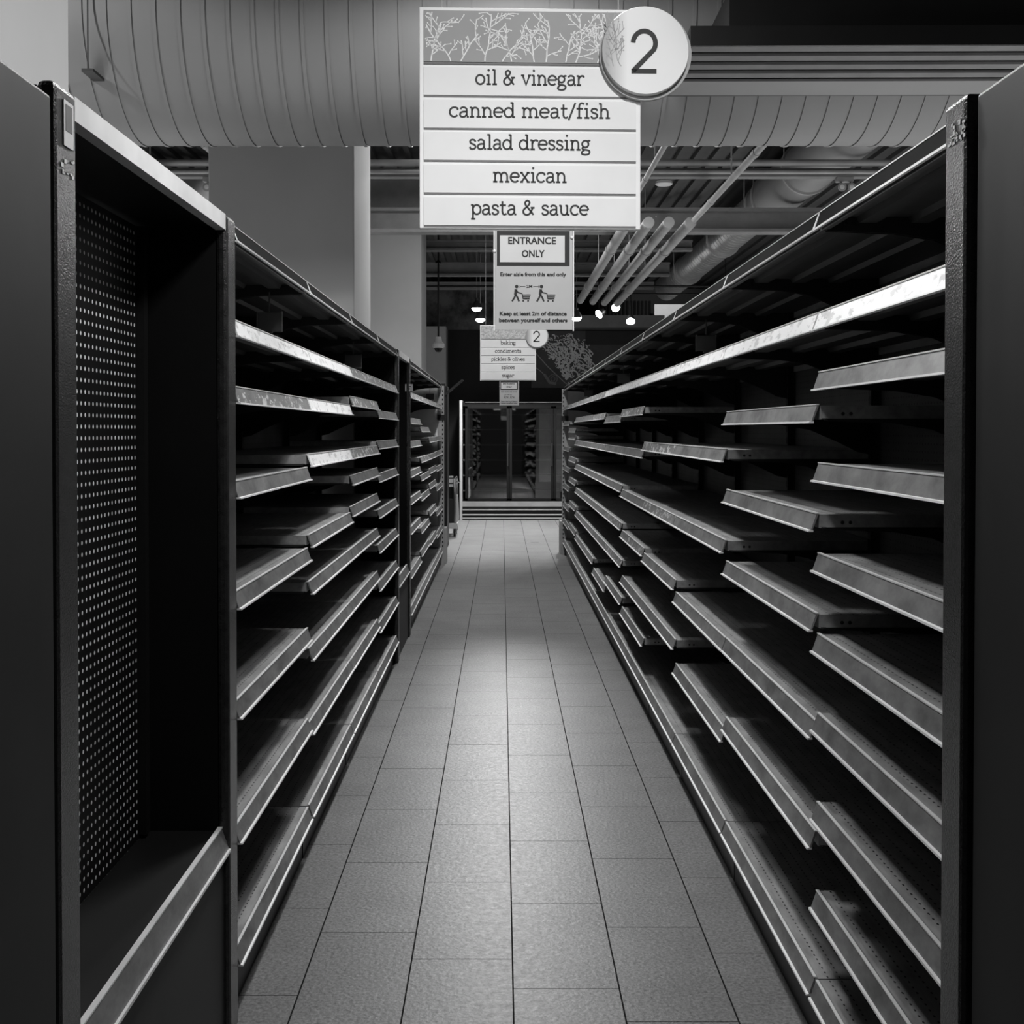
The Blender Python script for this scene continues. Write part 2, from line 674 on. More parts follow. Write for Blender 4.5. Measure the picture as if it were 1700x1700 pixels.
XLIP_R, XLIP_L = .78, -.70
GR, GL, GF = 'shelving bays along the right side of the aisle', 'near shelving bays along the left side of the aisle', 'far shelving bays along the left side of the aisle'
RIGHT = [
    [1.7236, 1.497, 1.272, 1.070, .871, .647, .423],
    [1.643, 1.370, 1.118, .846, .567],
    [(1.512, 'p'), (1.19, 'p'), .844, .519],
    [(1.512, 't'), (1.19, 't'), .897, .624],
    [(1.710, 't'), 1.468, (1.19, 'p'), (.922, 't'), .624, .418],
    [1.677, 1.468, 1.216, (.965, 't'), (.720, 't'), .473],
    [(1.708, 't'), 1.468, 1.216, .965, .720, .392],
    [1.708, 1.468, 1.216, .965, .720, .47],
    [1.708, 1.468, 1.216, .965, .720, .47],
    [1.60, 1.52, 1.274, 1.034, .76, .50],
    [1.68, 1.373, 1.13, .907, .67, .457],
]
ORD = ['first', 'second', 'third', 'fourth', 'fifth', 'sixth', 'seventh', 'eighth', 'ninth', 'tenth', 'eleventh']
NUM = {4: 'four', 5: 'five', 6: 'six', 7: 'seven', 8: 'eight', 9: 'nine'}
for i, rows in enumerate(RIGHT):
    if i == 0:
        lab = 'nearest empty shelving bay on the right, touching the tall textured end post'
    elif i == 10:
        lab = 'last empty shelving bay of the right run, against the pale far end panel'
    else:
        lab = '%s empty shelving bay from the near end post along the right run' % ORD[i]
    b = bay(1.78 + LB * i if i else 1.822, 1, rows, lab, GR, holder=i in (2, 5, 8), second='w' if i < 6 else 't', first=i == 0)
    if i == 0:
        b.scale = (1, .9656, 1)

LEFT = [
    [(1.695, 't'), 1.443, 1.148, .855, .522],
    [(1.695, 'w'), (1.49, 'w'), 1.193, (1.02, 'p'), .774, .50],
    [(1.738, 't'), (1.49, 't'), 1.365, 1.218, 1.02, .774, .498],
    [1.691, 1.515, 1.325, 1.119, .919, .70, .46],
]
LY0 = 3.165
for i, rows in enumerate(LEFT):
    lab = ['empty shelving bay on the left directly behind the near doorless pegboard bay',
           'second empty shelving bay behind the near pegboard bay on the left',
           'third empty shelving bay behind the near pegboard bay on the left',
           'empty shelving bay on the left just before the second, farther pegboard bay'][i]
    bay(LY0 + 1.228 * i, -1, rows, lab, GL, holder=i in (0, 2), first=i == 0, second='w' if i < 2 else 't')
FARL = [
    [1.672, 1.49, 1.26, 1.05, .82, .479],
    [1.606, (1.34, 't'), 1.18, 1.006, .721, .52],
    [1.504, 1.34, 1.20, 1.05, .79, .50],
    [1.51, 1.346, 1.18, .97, .70, .46],
]
LY1 = 9.215
for i, rows in enumerate(FARL):
    lab = ['empty shelving bay behind the farther left post bearing a small white tag',
           'second empty shelving bay behind the white-tagged post on the left',
           'third empty shelving bay behind the white-tagged post on the left',
           'last empty shelving bay of the left run, against the pale slotted end stand'][i]
    bay(LY1 + 1.222 * i, -1, rows, lab, GF, holder=i == 3, first=i == 0, second='t')


# shallow pegboard bays in front of the columns
def peg_bay(y0, y1, label, tag_kind):
    root = thing('pegboard_bay', label, 'shelving', (XLIP_L, y0, 0), 0, 'shallow pegboard bays in front of the left columns')
    L = y1 - y0
    d = .215
    for v0 in (0, L - .10):
        p = MB().box(-d - .03, -.03, v0 + .004, v0 + .096, 0, 2.122).build('side_panel', M['matte'], root)  # shade inside the bay put into the colour: body blacker than trim
        MB().box(-.03, 0, v0, v0 + .10, 0, 2.13).build('front_trim', M['post'], p, bevel=.01)
        MB().tube((-.04, v0 + .09 if v0 else v0 + .104, .95), (-.04, v0 + .1 if v0 else v0 + .10, .95), .004, 8).build('screw', M['chrome'], p)
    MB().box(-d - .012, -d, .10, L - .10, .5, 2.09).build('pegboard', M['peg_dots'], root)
    MB().box(-.03, -.004, .10, L - .10, 2.09, 2.13).build('top_fascia', M['endpanel'], root)
    MB().box(-d - .03, -.032, .10, L - .10, 2.10, 2.125).build('top_panel', M['black'], root)
    MB().box(-d, -d + .02, L - .16, L - .13, .56, 2.09).build('upright', M['black'], root)
    b = MB().box(-d, -.02, .10, L - .10, .535, .55).build('base_deck', M['black'], root)
    mb = MB()
    mb.prism([(-.028, .556), (-.020, .556), (-.002, .504), (-.010, .504)], .10, L - .10, 'y', 0)
    mb.prism([(-.010, .504), (.004, .504), (.004, .497), (-.010, .497)], .10, L - .10, 'y', 1)
    mb.box(-.03, -.018, .10, L - .10, .556, .56, 1)
    mb.build('price_rail', [M['rail'], M['edge']], b)
    MB().box(-.03, -.015, .10, L - .10, 0, .5).build('kick_panel', M['panel'], root)
    if tag_kind == 'sticker':
        mb = MB().box(.0005, .002, .035, .078, 2.035, 2.108)
        s = mb.build('sticker', M['signface'], root)
        s['label'] = 'white rectangular sticker with a grey square'
        MB().box(.002, .0026, .042, .071, 2.06, 2.102).build('sticker_print', M['grey_ink'], s)
        mb = MB()
        rr = random.Random(4)
        for k in range(9):
            yy, zz = .02 + rr.random() * .06, 1.985 + rr.random() * .035
            mb.box(.0005, .001, yy, yy + .004 + rr.random() * .008, zz, zz + .002 + rr.random() * .006)
        r = mb.build('glue_residue', M['signface'], root)
        r['label'] = 'torn white glue residue'
    else:
        mb = MB().box(-.035, .025, L - .098, L - .095, 1.875, 1.93)
        s = mb.build('price_tag', M['signface'], root)
        s['label'] = 'small white tag'
        MB().box(-.022, .012, L - .0990, L - .0982, 1.908, 1.914).box(-.012, 0, L - .0990, L - .0982, 1.888, 1.90).build('tag_print', M['ink'], s)
    return root


peg_bay(1.885, 3.165, 'large doorless pegboard bay in the left foreground, post bearing a white sticker', 'sticker')
peg_bay(8.09, 9.215, 'narrow far pegboard bay on the left, between dark posts with a small white tag', 'tag')


# near end fixtures either side of the aisle
def endcap(x0, x1, y0, y1, top, label):
    root = thing('end_display', label, 'end cap', ((x0 + x1) / 2, (y0 + y1) / 2, 0), 0)
    w, d = (x1 - x0) / 2, (y1 - y0) / 2
    s = 1 if x0 > 0 else -1
    a = -s * w
    MB().box(min(a, a + s * .03), max(a, a + s * .03), -d, d, .1, top).build('side_panel', M['panel'], root, bevel=.006)
    MB().box(-w + .03, w - .03, d - .02, d - .002, .1, top - .02).build('back_panel', M['panel'], root)
    MB().box(-w + .03, w - .03, -d + .03, d - .02, top - .04, top - .01).build('top_panel', M['panel'], root)
    for z in (.18, .6, 1.0, 1.4):
        MB().box(-w + .03, w - .03, -d + .02, d - .02, z, z + .025).build('shelf', M['panel'], root)
    MB().box(-w, w, -d + .03, d, 0, .1).build('kick_plate', M['black'], root)


endcap(-1.75, -.700, 1.30, 1.872, 2.1, 'dark grey end display at the left picture edge beside the stickered post')
endcap(.676, 1.9, 1.25, 1.715, 2.058, 'dark grey end display at the right picture edge beside the tall post')
root = thing('end_post', 'tall dark textured post panel closing the near end of the right run', 'post', (.667, 1.73, 0))
MB().box(0, .66, 0, .085, 0, 2.065).build('panel', M['post'], root, bevel=.008)
mb = MB()
rr = random.Random(9)
for k in range(26):
    yy, zz = rr.random() * .07, 2.0 + rr.random() * .03
    mb.box(-.0009, -.0002, yy, yy + .004 + rr.random() * .008, zz, zz + .002 + rr.random() * .004)
q = mb.build('glue_residue', M['signface'], root)
q['label'] = 'torn pale glue residue near the top'


# far end frames: slotted posts and pale panel
def end_frame(x, s, y, label):
    root = thing('aisle_end_stand', label, 'end stand', (x, y, 0))
    mb = MB().box(-.035, .035, 0, .04, .0, 2.10)
    z = .2
    while z < 2.06:
        for dx in (-.018 * s,):
            mb.box(dx - .007, dx + .007, -.001, .001, z, z + .022, 1)
        z += .0508
    mb.build('slotted_post', [M['fascia'], M['rubber']], root)
    a, b = sorted((s * .035, s * .6))
    MB().box(a, b, .012, .022, .2, 2.08).build('end_panel', M['endpanel'], root)
    a, b = sorted((-s * .06, s * .5))
    MB().box(a, b, .045, .30, 0, .42).build('base_block', M['fascia'], root, bevel=.004)
    MB().box(-.045, .045, -.012, .0, 1.70, 1.76).build('dark_band', M['black'], root)


end_frame(.80, 1, 15.215, 'pale slotted end stand closing the far end of the right run')
end_frame(-.715, -1, 14.12, 'pale slotted end stand closing the far end of the left run')

# ------------------------------------------------------------------ lettering
def arc(cx, cy, rx, ry, a0, a1, n=14):
    return [(cx + rx * cos(R(a0 + (a1 - a0) * k / n)), cy + ry * sin(R(a0 + (a1 - a0) * k / n))) for k in range(n + 1)]


def spline(P, n=6):
    out = []
    for i in range(len(P) - 1):
        p0, p1, p2, p3 = P[max(i - 1, 0)], P[i], P[i + 1], P[min(i + 2, len(P) - 1)]
        for k in range(n):
            t = k / n
            out.append(tuple(.5 * (2 * p1[j] + (p2[j] - p0[j]) * t + (2 * p0[j] - 5 * p1[j] + 4 * p2[j] - p3[j]) * t * t + (3 * p1[j] - p0[j] - 3 * p2[j] + p3[j]) * t ** 3) for j in (0, 1)))
    return out + [P[-1]]


def sl(x0, x1, y):
    return [(x0, y), (x1, y)]


B, T, A = .05, .95, 1.45
ARCH = lambda x0, x1: arc((x0 + x1) / 2, .58, (x1 - x0) / 2, .38, 180, 0) + [(x1, 0)]
G = {
    ' ': (.55, []),
    'o': (1.04, [arc(.5, .5, .43, .46, 0, 360, 24)]),
    'i': (.62, [[(.32, 0), (.32, 1)], sl(.08, .32, T), sl(.08, .56, B), 'dot']),
    'l': (.62, [[(.32, 0), (.32, 1.5)], sl(.08, .32, A), sl(.08, .56, B)]),
    'n': (1.12, [[(.24, 0), (.24, 1)], sl(.03, .24, T), sl(.04, .46, B), ARCH(.24, .86), sl(.66, 1.08, B)]),
    'm': (1.68, [[(.24, 0), (.24, 1)], sl(.03, .24, T), sl(.04, .46, B), ARCH(.24, .82), sl(.64, 1.02, B), ARCH(.82, 1.42), sl(1.22, 1.64, B)]),
    'v': (.96, [[(.12, 1), (.48, .02), (.84, 1)], sl(-.04, .30, T), sl(.66, 1.0, T)]),
    'e': (.98, [[(.07, .53), (.91, .53)], arc(.49, .5, .42, .46, 4, 318, 24)]),
    'g': (1.0, [arc(.44, .62, .32, .33, 0, 360, 20), spline([(.66, .86), (.8, .95), (.96, .92)]), spline([(.24, .36), (.14, .2), (.26, .08), (.6, .04), (.84, -.06), (.86, -.24), (.7, -.4), (.42, -.44), (.14, -.38), (.08, -.22), (.2, -.06), (.34, .03)])]),
    'a': (.98, [spline([(.14, .80), (.3, .95), (.52, .96), (.70, .84), (.73, .62), (.73, .1)]), sl(.73, .94, B), spline([(.73, .54), (.45, .55), (.2, .46), (.11, .27), (.2, .08), (.4, .03), (.6, .1), (.73, .28)])]),
    'r': (.82, [[(.24, 0), (.24, 1)], sl(.03, .24, T), sl(.04, .50, B), spline([(.24, .6), (.36, .85), (.55, .96), (.74, .93), (.74, .80)])]),
    'c': (.92, [spline([(.80, .70), (.80, .86), (.62, .95), (.48, .96)]), arc(.48, .5, .41, .46, 90, 320, 18)]),
    'd': (1.10, [arc(.45, .5, .39, .46, 0, 360, 24), [(.84, 0), (.84, 1.5)], sl(.62, .84, A), sl(.84, 1.05, B)]),
    't': (.76, [spline([(.30, 1.35), (.30, .8), (.30, .3), (.38, .08), (.54, .03), (.72, .12)]), sl(.04, .66, T)]),
    '/': (.72, [[(.02, -.2), (.66, 1.52)]]),
    'f': (.70, [spline([(.30, 0), (.30, .8), (.31, 1.25), (.44, 1.47), (.62, 1.48), (.76, 1.40)]), sl(.04, .66, T), sl(.08, .56, B)]),
    's': (.80, [spline([(.66, .74), (.62, .88), (.42, .96), (.20, .90), (.14, .72), (.28, .57), (.52, .48), (.68, .32), (.62, .12), (.40, .03), (.18, .08), (.12, .26)])]),
    'h': (1.12, [[(.24, 0), (.24, 1.5)], sl(.03, .24, A), sl(.04, .46, B), ARCH(.24, .86), sl(.66, 1.08, B)]),
    'x': (.98, [[(.14, 0), (.82, 1)], [(.14, 1), (.84, 0)], sl(0, .30, T), sl(.66, .96, T), sl(0, .32, B), sl(.66, .98, B)]),
    'p': (1.10, [[(.24, 1), (.24, -.45)], sl(.03, .24, T), sl(.04, .48, -.42), arc(.62, .5, .39, .46, 0, 360, 24)]),
    'u': (1.12, [[(.22, 1)] + arc(.53, .38, .31, .35, 180, 360), [(.84, 1), (.84, 0)], sl(.02, .22, T), sl(.64, .84, T), sl(.84, 1.06, B)]),
    'b': (1.10, [[(.24, 1.5), (.24, 0)], sl(.03, .24, A), arc(.62, .5, .39, .46, 0, 360, 24)]),
    'k': (1.04, [[(.24, 1.5), (.24, 0)], sl(.03, .24, A), sl(.04, .46, B), [(.26, .42), (.80, .96)], [(.44, .58), (.86, .04)], sl(.62, .98, T), sl(.68, 1.04, B)]),
    '&': (1.35, [spline([(1.12, .02), (.70, .55), (.34, 1.0), (.30, 1.24), (.50, 1.42), (.72, 1.28), (.66, 1.02), (.38, .74), (.14, .5), (.12, .22), (.34, .03), (.64, .06), (.86, .30), (1.0, .62), (1.02, .72)]), sl(.84, 1.24, .72)]),
    '2': (1.0, [arc(.5, 1.05, .40, .43, 178, -30, 18) + [(.10, .06)], sl(.04, .94, .06)]),
}


def slab_text(mb, text, cx, z0, width, xh, stroke, y):
    adv = sum(G[c][0] for c in text)
    k = width / adv
    pen = cx - width / 2
    for c in text:
        a, strokes = G[c]
        for s in strokes:
            if s == 'dot':
                mb.disc(pen + .32 * k, z0 + 1.42 * xh, stroke * .68, stroke * .68, y, 12)
            else:
                mb.ribbon([(pen + p[0] * k, z0 + p[1] * xh) for p in s], stroke, y)
        pen += a * k


def font_mesh(name, text, mat, parent, loc, width, height, bold=.0, lines_gap=1.0):
    """built-in sans lettering standing in the xz plane, fitted to width x cap height"""
    cu = bpy.data.curves.new(name, 'FONT')
    cu.body = text
    cu.align_x = 'CENTER'
    cu.offset = bold
    cu.resolution_u = 3
    o = bpy.data.objects.new(name, cu)
    COL.objects.link(o)
    dg = bpy.context.evaluated_depsgraph_get()
    me = bpy.data.meshes.new_from_object(o.evaluated_get(dg))
    bpy.data.objects.remove(o)
    xs = [v.co.x for v in me.vertices]
    ys = [v.co.y for v in me.vertices]
    w, h = max(xs) - min(xs), max(ys) - min(ys)
    cx, y0 = (max(xs) + min(xs)) / 2, min(ys)
    for v in me.vertices:
        v.co = ((v.co.x - cx) / w * width, 0, (v.co.y - y0) / h * height)
    me.materials.clear()
    me.materials.append(mat)
    me.update()
    return link(name, me, parent, loc)


def twigs(mb, x0, x1, z0, z1, y, seed, n=9, w=.0024):
    rr = random.Random(seed)

    def inside(p):
        return x0 + w < p[0] < x1 - w and z0 + w < p[1] < z1 - w

    def grow(p, a, L, depth):
        pts = [p]
        for k in range(int(L / .006)):
            a += rr.uniform(-.16, .16)
            q = (pts[-1][0] + cos(a) * .006, pts[-1][1] + sin(a) * .006)
            if not inside(q):
                break
            pts.append(q)
            if depth < 2 and k % 3 == 2:
                sd = rr.choice((-1, 1))
                grow(q, a + sd * rr.uniform(.5, .9), L * rr.uniform(.3, .55), depth + 1)
        if len(pts) > 1:
            mb.ribbon(pts, w * (1 - .22 * depth), y)
            e = pts[-1]
            if depth and inside((e[0] + .003, e[1] + .003)):
                mb.disc(e[0], e[1], .0022, .0026, y - .0001, 8)
    for i in range(n):
        grow((x0 + (i + rr.uniform(.2, .8)) * (x1 - x0) / n, z0 + .002), pi / 2 + rr.uniform(-.5, .5), rr.uniform(.09, .17), 0)


# print on the number disc: twig grey at its left edge fading to pale
def mk_disc():
    n = N('number_disc_print')
    x, y, z = n.xyz()
    n.col(n.ramp(n.math('MULTIPLY_ADD', x, 1 / .28, .5), [(.06, .30), (.30, .74)])).set(.45)
    return n.mat


M['disc'] = mk_disc()
M['band'] = plain('grey_band_print', .26, .5, var=.05)
M['band_far'] = mk_mural('far_band_print', .3, .62, 60)


def aisle_sign(loc, rz, lines, widths, label, far=False):
    """origin at the bottom centre of the sign board"""
    S = 3.8 / F
    root = thing('aisle_sign', label, 'sign', loc, rz, 'hanging aisle signs')
    w = 366 * S / 2
    Z = S * .975
    top = 372 * Z
    MB().box(-w, w, 0, .024, 0, top).build('board', M['white'], root, bevel=.002)
    zb = [5 * Z, 60 * Z, 115 * Z, 169 * Z, 224 * Z]
    for i, z in enumerate(zb):
        st = MB().box(-w + 7 * S, w - 8 * S, -.004, 0, z, z + 47 * Z).build('name_strip', M['signface'], root)
        MB().box(-w + 7 * S, w - 8 * S, -.002, 0, z - 3.0 * S, z - .2 * S).build('strip_shadow_line', M['grey_ink'], st)  # shadow below the strip, painted as a dark line
        mb = MB()
        t, wd = lines[4 - i], widths[4 - i]
        slab_text(mb, t, -.002 if not far else 0, z + 17.5 * S, wd * S, 16.6 * S, (3.1 if not far else 3.6) * S, -.0046)
        mb.build('lettering', M['ink'] if not far else M['rail_dark'], st, flat=True)
    z0, z1 = 280 * Z, 366 * Z
    bd = MB().box(-w + 7 * S, w - 8 * S, -.004, 0, z0, z1).build('patterned_strip', M['band'] if not far else M['band_far'], root)
    MB().box(-w + 7 * S, w - 8 * S, -.0042, 0, z0 - 4 * S, z0 - 1 * S).build('strip_shadow_line', M['grey_ink'], bd)
    if not far:
        mb = MB()
        twigs(mb, -w + 8 * S, w - 9 * S, z0, z1, -.0046, 47, 13, .0040)
        mb.build('twig_print', M['signface'], bd, flat=True)
    cx, cz, r = w + 4 * S, 296 * Z, 72 * S
    mb = MB()
    n = 48
    mb.lathe([(r - .002, 0), (r, .003), (r, .022)], (0, 0, 0), n, 'y')
    d = mb.build('number_disc', M['disc'], root, (cx, -.046, cz), smooth=True)
    mb = MB()
    mb.lathe([(r + .008, 0), (r + .008, .018)], (0, 0, 0), n, 'y')
    rim = mb.build('disc_rim', M['fascia'], d, (.004, .0225, -.004), smooth=True)
    mb = MB()
    slab_text(mb, '2', -2 * S, -37 * S, 46 * S, 46 * S, 8 * S, -.0006)
    mb.build('number', M['ink'], d, flat=True)
    if not far:
        mb = MB()
        twigs(mb, -r * .93, -r * .45, -r * .38, r * .9, -.0005, 5, 3, .0030)
        mb.build('twig_print', M['fascia'], d, flat=True)
    for sx in (-w * .8, w * .8):
        MB().tube((sx, .012, top), (sx, .012, ZC - loc[2]), .003, 8).build('hanging_rod', M['fascia'], root)
    return root


PS = 3.8 / F
aisle_sign((.0926 - .002, 3.8, H + (VY - 381) * PS), R(2.2),
           ['oil & vinegar', 'canned meat/fish', 'salad dressing', 'mexican', 'pasta & sauce'], [180, 267, 202, 123, 196],
           'large near white aisle sign reading oil & vinegar with number 2 disc')
YF = 15.0
aisle_sign(((843.5 - VX) * YF / F, YF, H + (VY - 632) * YF / F), R(1.0),
           ['baking', 'condiments', 'pickles & olives', 'spices', 'sugar'], [98, 172, 220, 88, 80],
           'small far white aisle sign reading baking and condiments above the cooler', far=True)


def placard(loc, rz, s, label):
    """origin bottom centre; s = metres per photo pixel of the near placard"""
    root = thing('entrance_placard', label, 'sign', loc, rz, 'entrance only placards under the aisle signs')
    w, h = 64 * s, 163 * s
    mb = MB().box(-w, w, 0, .004, 0, h)
    mb.build('sheet', M['placard'], root)
    for x in (-w - 2.5 * s, w + .5 * s):
        MB().box(x, x + 2 * s, -.002, .006, -2 * s, h).build('clear_edge', M['white'], root)
    b = MB().box(-w + 3 * s, w - 5 * s, -.0012, -.0002, 105 * s, h - .5 * s).build('black_border', M['ink'], root)
    MB().box(-w + 8 * s, w - 13 * s, -.002, -.0012, 111 * s, 155 * s).build('title_box', M['placard_pale'], b)
    font_mesh('lettering', 'ENTRANCE', M['ink'], b, (-3 * s, -.0026, 140.5 * s), 79 * s, 12 * s, .03)
    font_mesh('lettering', 'ONLY', M['ink'], b, (-1 * s, -.0026, 119 * s), 38 * s, 12 * s, .03)
    font_mesh('lettering', 'Enter aisle from this end only', M['ink'], root, (-1 * s, -.0008, 86 * s), 109 * s, 8.5 * s, .035)
    font_mesh('lettering', 'Keep at least 2m of distance', M['ink'], root, (-1 * s, -.0008, 21 * s), 111 * s, 9 * s, .04)
    font_mesh('lettering', 'between yourself and others', M['ink'], root, (-1 * s, -.0008, 10 * s), 113 * s, 9 * s, .04)
    mb = MB()
    for ox in (-37, 4):
        def P(pts):
            return [((ox + a) * s, c * s) for a, c in pts]
        mb.disc((ox + 8.5) * s, 71 * s, 2.9 * s, 2.9 * s, -.0008, 14)
        mb.ribbon(P([(7.5, 66.5), (6.5, 57.5)]), 4.6 * s, -.0008)
        mb.ribbon(P([(6.8, 58), (5, 53), (1, 46.5)]), 2.8 * s, -.0008)
        mb.ribbon(P([(6.8, 58), (10, 53), (12.5, 46.5)]), 2.8 * s, -.0008)
        mb.ribbon(P([(7.5, 65), (11, 61), (16, 60)]), 2.0 * s, -.0008)
        mb.ribbon(P([(15, 60.5), (17.5, 59.5), (19, 51), (30, 51)]), 1.3 * s, -.0008)
        mb.ribbon(P([(17.8, 57.3), (31.5, 57.3)]), 1.9 * s, -.0008)
        mb.ribbon(P([(18, 54), (30.8, 54)]), 1.7 * s, -.0008)
        mb.ribbon(P([(19, 51), (30, 51)]), 1.9 * s, -.0008)
        mb.disc((ox + 19.5) * s, 47.5 * s, 1.5 * s, 1.5 * s, -.0008, 10)
        mb.disc((ox + 27.5) * s, 47.5 * s, 1.5 * s, 1.5 * s, -.0008, 10)
    for a, c in ((-23, -14), (-1, 8)):
        mb.ribbon([(a * s, 71 * s), (c * s, 71 * s)], .9 * s, -.0008)
    mb.ribbon([(-23 * s, 69 * s), (-23 * s, 73 * s)], .9 * s, -.0008)
    mb.ribbon([(8 * s, 69 * s), (8 * s, 73 * s)], .9 * s, -.0008)
    mb.build('pictogram', M['ink'], root, flat=True)
    font_mesh('lettering', '2M', M['ink'], root, (-7.5 * s, -.0008, 69 * s), 9.5 * s, 4.6 * s, .03)
    for (x, z) in ((w - 1 * s, h - 11 * s), (-w - 1 * s, h - 34 * s)):
        MB().lathe([(.006, 0), (.004, -.004), (0, -.005)], (x, -.002, z), 10, 'y').build('rivet', M['white'], root)
    return root


placard(((886 - VX) * PS, 3.79, H + (VY - 548) * PS), R(1.5), PS, 'near entrance only placard with shopping cart figures below the large sign')
k = YF / F * .243
placard(((845.5 - VX) * YF / F, YF, H + (VY - 672) * YF / F - .006), R(1.0), k, 'tiny far entrance placard hanging below the baking sign')

# ------------------------------------------------------------------ cooler
CY = 21.0
root = thing('glass_door_cooler', 'dark glass-door cooler against the back wall at the end of the aisle', 'cooler', (-.74, CY, 0))
CWD = 4.0
MB().box(0, CWD, .95, 1.0, .1, 2.05).build('back_panel', M['black'], root)
MB().box(0, CWD, .02, 1.0, 2.0, 2.07).build('top_panel', M['matte'], root)
MB().box(.1, CWD, .0, .02, 2.055, 2.075).build('top_trim', M['chrome'], root)
MB().box(0, CWD, .05, .98, .1, .33).build('base', M['black'], root)
MB().box(.0, .05, -.02, 1.0, 0, 2.1).build('end_post', M['fascia'], root, bevel=.006)
MB().box(CWD - .05, CWD, -.02, 1.0, 0, 2.1).build('end_post', M['fascia'], root)
MB().box(.05, CWD - .05, -.01, .05, .24, .33).build('sill', M['beam'], root)
MB().box(.05, CWD - .05, -.05, .05, .175, .20).build('bumper_rail', M['chrome'], root, bevel=.008)
MB().box(.05, CWD - .05, -.02, .05, .085, .11).build('lower_trim', M['duct_shiny'], root, bevel=.006)
MB().box(.05, CWD - .05, .0, .04, .015, .045).build('kick_trim', M['duct_shiny'], root, bevel=.006)
MB().box(.05, CWD - .05, .03, .06, 0, .24).build('kick_plate', M['black'], root)
for k in range(6):
    MB().box(.06, CWD - .06, .25, .85, .5 + .27 * k, .515 + .27 * k).box(.06, CWD - .06, .243, .25, .495 + .27 * k, .52 + .27 * k, 1).build('wire_shelf', [M['black'], M['duct']], root)
DW = .775
for k in range(5):
    x0 = .10 + DW * k
    if x0 + DW > CWD:
        break
    mb = MB()
    mb.box(x0, x0 + .045, 0, .045, .34, 2.0).box(x0 + DW - .05, x0 + DW - .005, 0, .045, .34, 2.0)
    mb.box(x0, x0 + DW - .005, 0, .045, .34, .385).box(x0, x0 + DW - .005, 0, .045, 1.955, 2.0)
    d = mb.build('door', M['matte'], root, bevel=.004)
    MB().box(x0 + .045, x0 + DW - .05, .016, .026, .385, 1.955).build('glass_pane', M['glass'], d)
    MB().tube((x0 + DW - .03, -.03, .95), (x0 + DW - .03, -.03, 1.35), .012, 8).build('handle', M['bracket'], d, smooth=True)

# mural board above the cooler
root = thing('food_mural', 'dark mural board with a pale leafy clump, on the back wall above the cooler', 'mural', (.55, YB - .01, 2.36))
MB().box(0, 2.3, -.03, 0, 0, 1.06).build('board', M['poster'], root)
mb = MB()
rr = random.Random(21)
for k in range(420):
    t = rr.random()
    ax, az = .62 + rr.gauss(0, .24), .56 + rr.gauss(0, .22)
    if ((ax - .65) / .52) ** 2 + ((az - .55) / .46) ** 2 > 1 or az < 1.0 - ax * 1.35 + .0:
        continue
    an = .5 + (az - .4) * 1.2 + rr.gauss(0, .4) - (1.2 if az < .5 else 0)
    L = rr.uniform(.02, .10)
    pts = [(ax + cos(an + .5 * j) * L * j / 3, az + sin(an + .5 * j) * L * j / 3) for j in range(4)]
    mb.ribbon(pts, rr.uniform(.008, .02), -.031 - k * 1e-6)
for k in range(34):
    ax, az = .45 + rr.random() * .6, .25 + rr.random() * .55
    an = rr.choice((.55, .4, -.75, -.6)) + rr.gauss(0, .2)
    L = rr.uniform(.12, .34)
    pts = [(ax + cos(an - .9 * j / 8) * L * j / 8, az + sin(an - .9 * j / 8) * L * j / 8 + rr.gauss(0, .006)) for j in range(9)]
    pts = [p for p in pts if .05 < p[1] < 1.0 and p[0] < 1.22 and p[1] > .98 - p[0] * 1.3]
    mb.ribbon(pts, rr.uniform(.012, .03), -.0317 - k * 1e-6)
mb.build('mural_print', M['signface'], root, flat=True)
MB().ribbon([(.02, .72), (.30, .40), (.62, .10), (.72, .03)], .016, -.0312).ribbon([(.0, .44), (.16, .32), (.27, .22)], .012, -.0312).build('stem_print', M['fascia'], root, flat=True)
mb = MB()
mb.ribbon([(.24, .25), (.34, .10), (.46, .08)], .05, -.0313)
mb.ribbon(arc(.40, .17, .08, .08, 0, 360, 20), .012, -.0316)
mb.ribbon(arc(.40, .17, .04, .04, 0, 360, 16), .012, -.0316)
mb.build('bud_print', M['beam'], root, flat=True)
MB().box(1.0, 2.3, -.036, -.03, .80, 1.06).build('dark_panel', M['black'], root)

# dark fixture behind the left end
root = thing('dark_cabinet', 'tall black cabinet beyond the left run, beside the cooler', 'cabinet', (-1.17, 16.0, 0))
MB().box(-.45, .44, 0, .6, .05, 2.17).build('body', M['black'], root, bevel=.01)
MB().box(-.42, .42, -.02, 0, .2, 2.2).build('door', M['black'], root)
MB().box(-.45, .44, .03, .6, 0, .05).build('plinth', M['rubber'], root)
lk = MB()
for k in range(4):
    lk.box(.02 + .055 * k, .06 + .055 * k, -.05, .05, 0, .02)
MB().box(-.18, .16, -.06, .06, -.03, 0).build('arm', M['black'], root, (.52, 0, 2.16), bevel=.004).rotation_euler = (0, R(-40), 0)

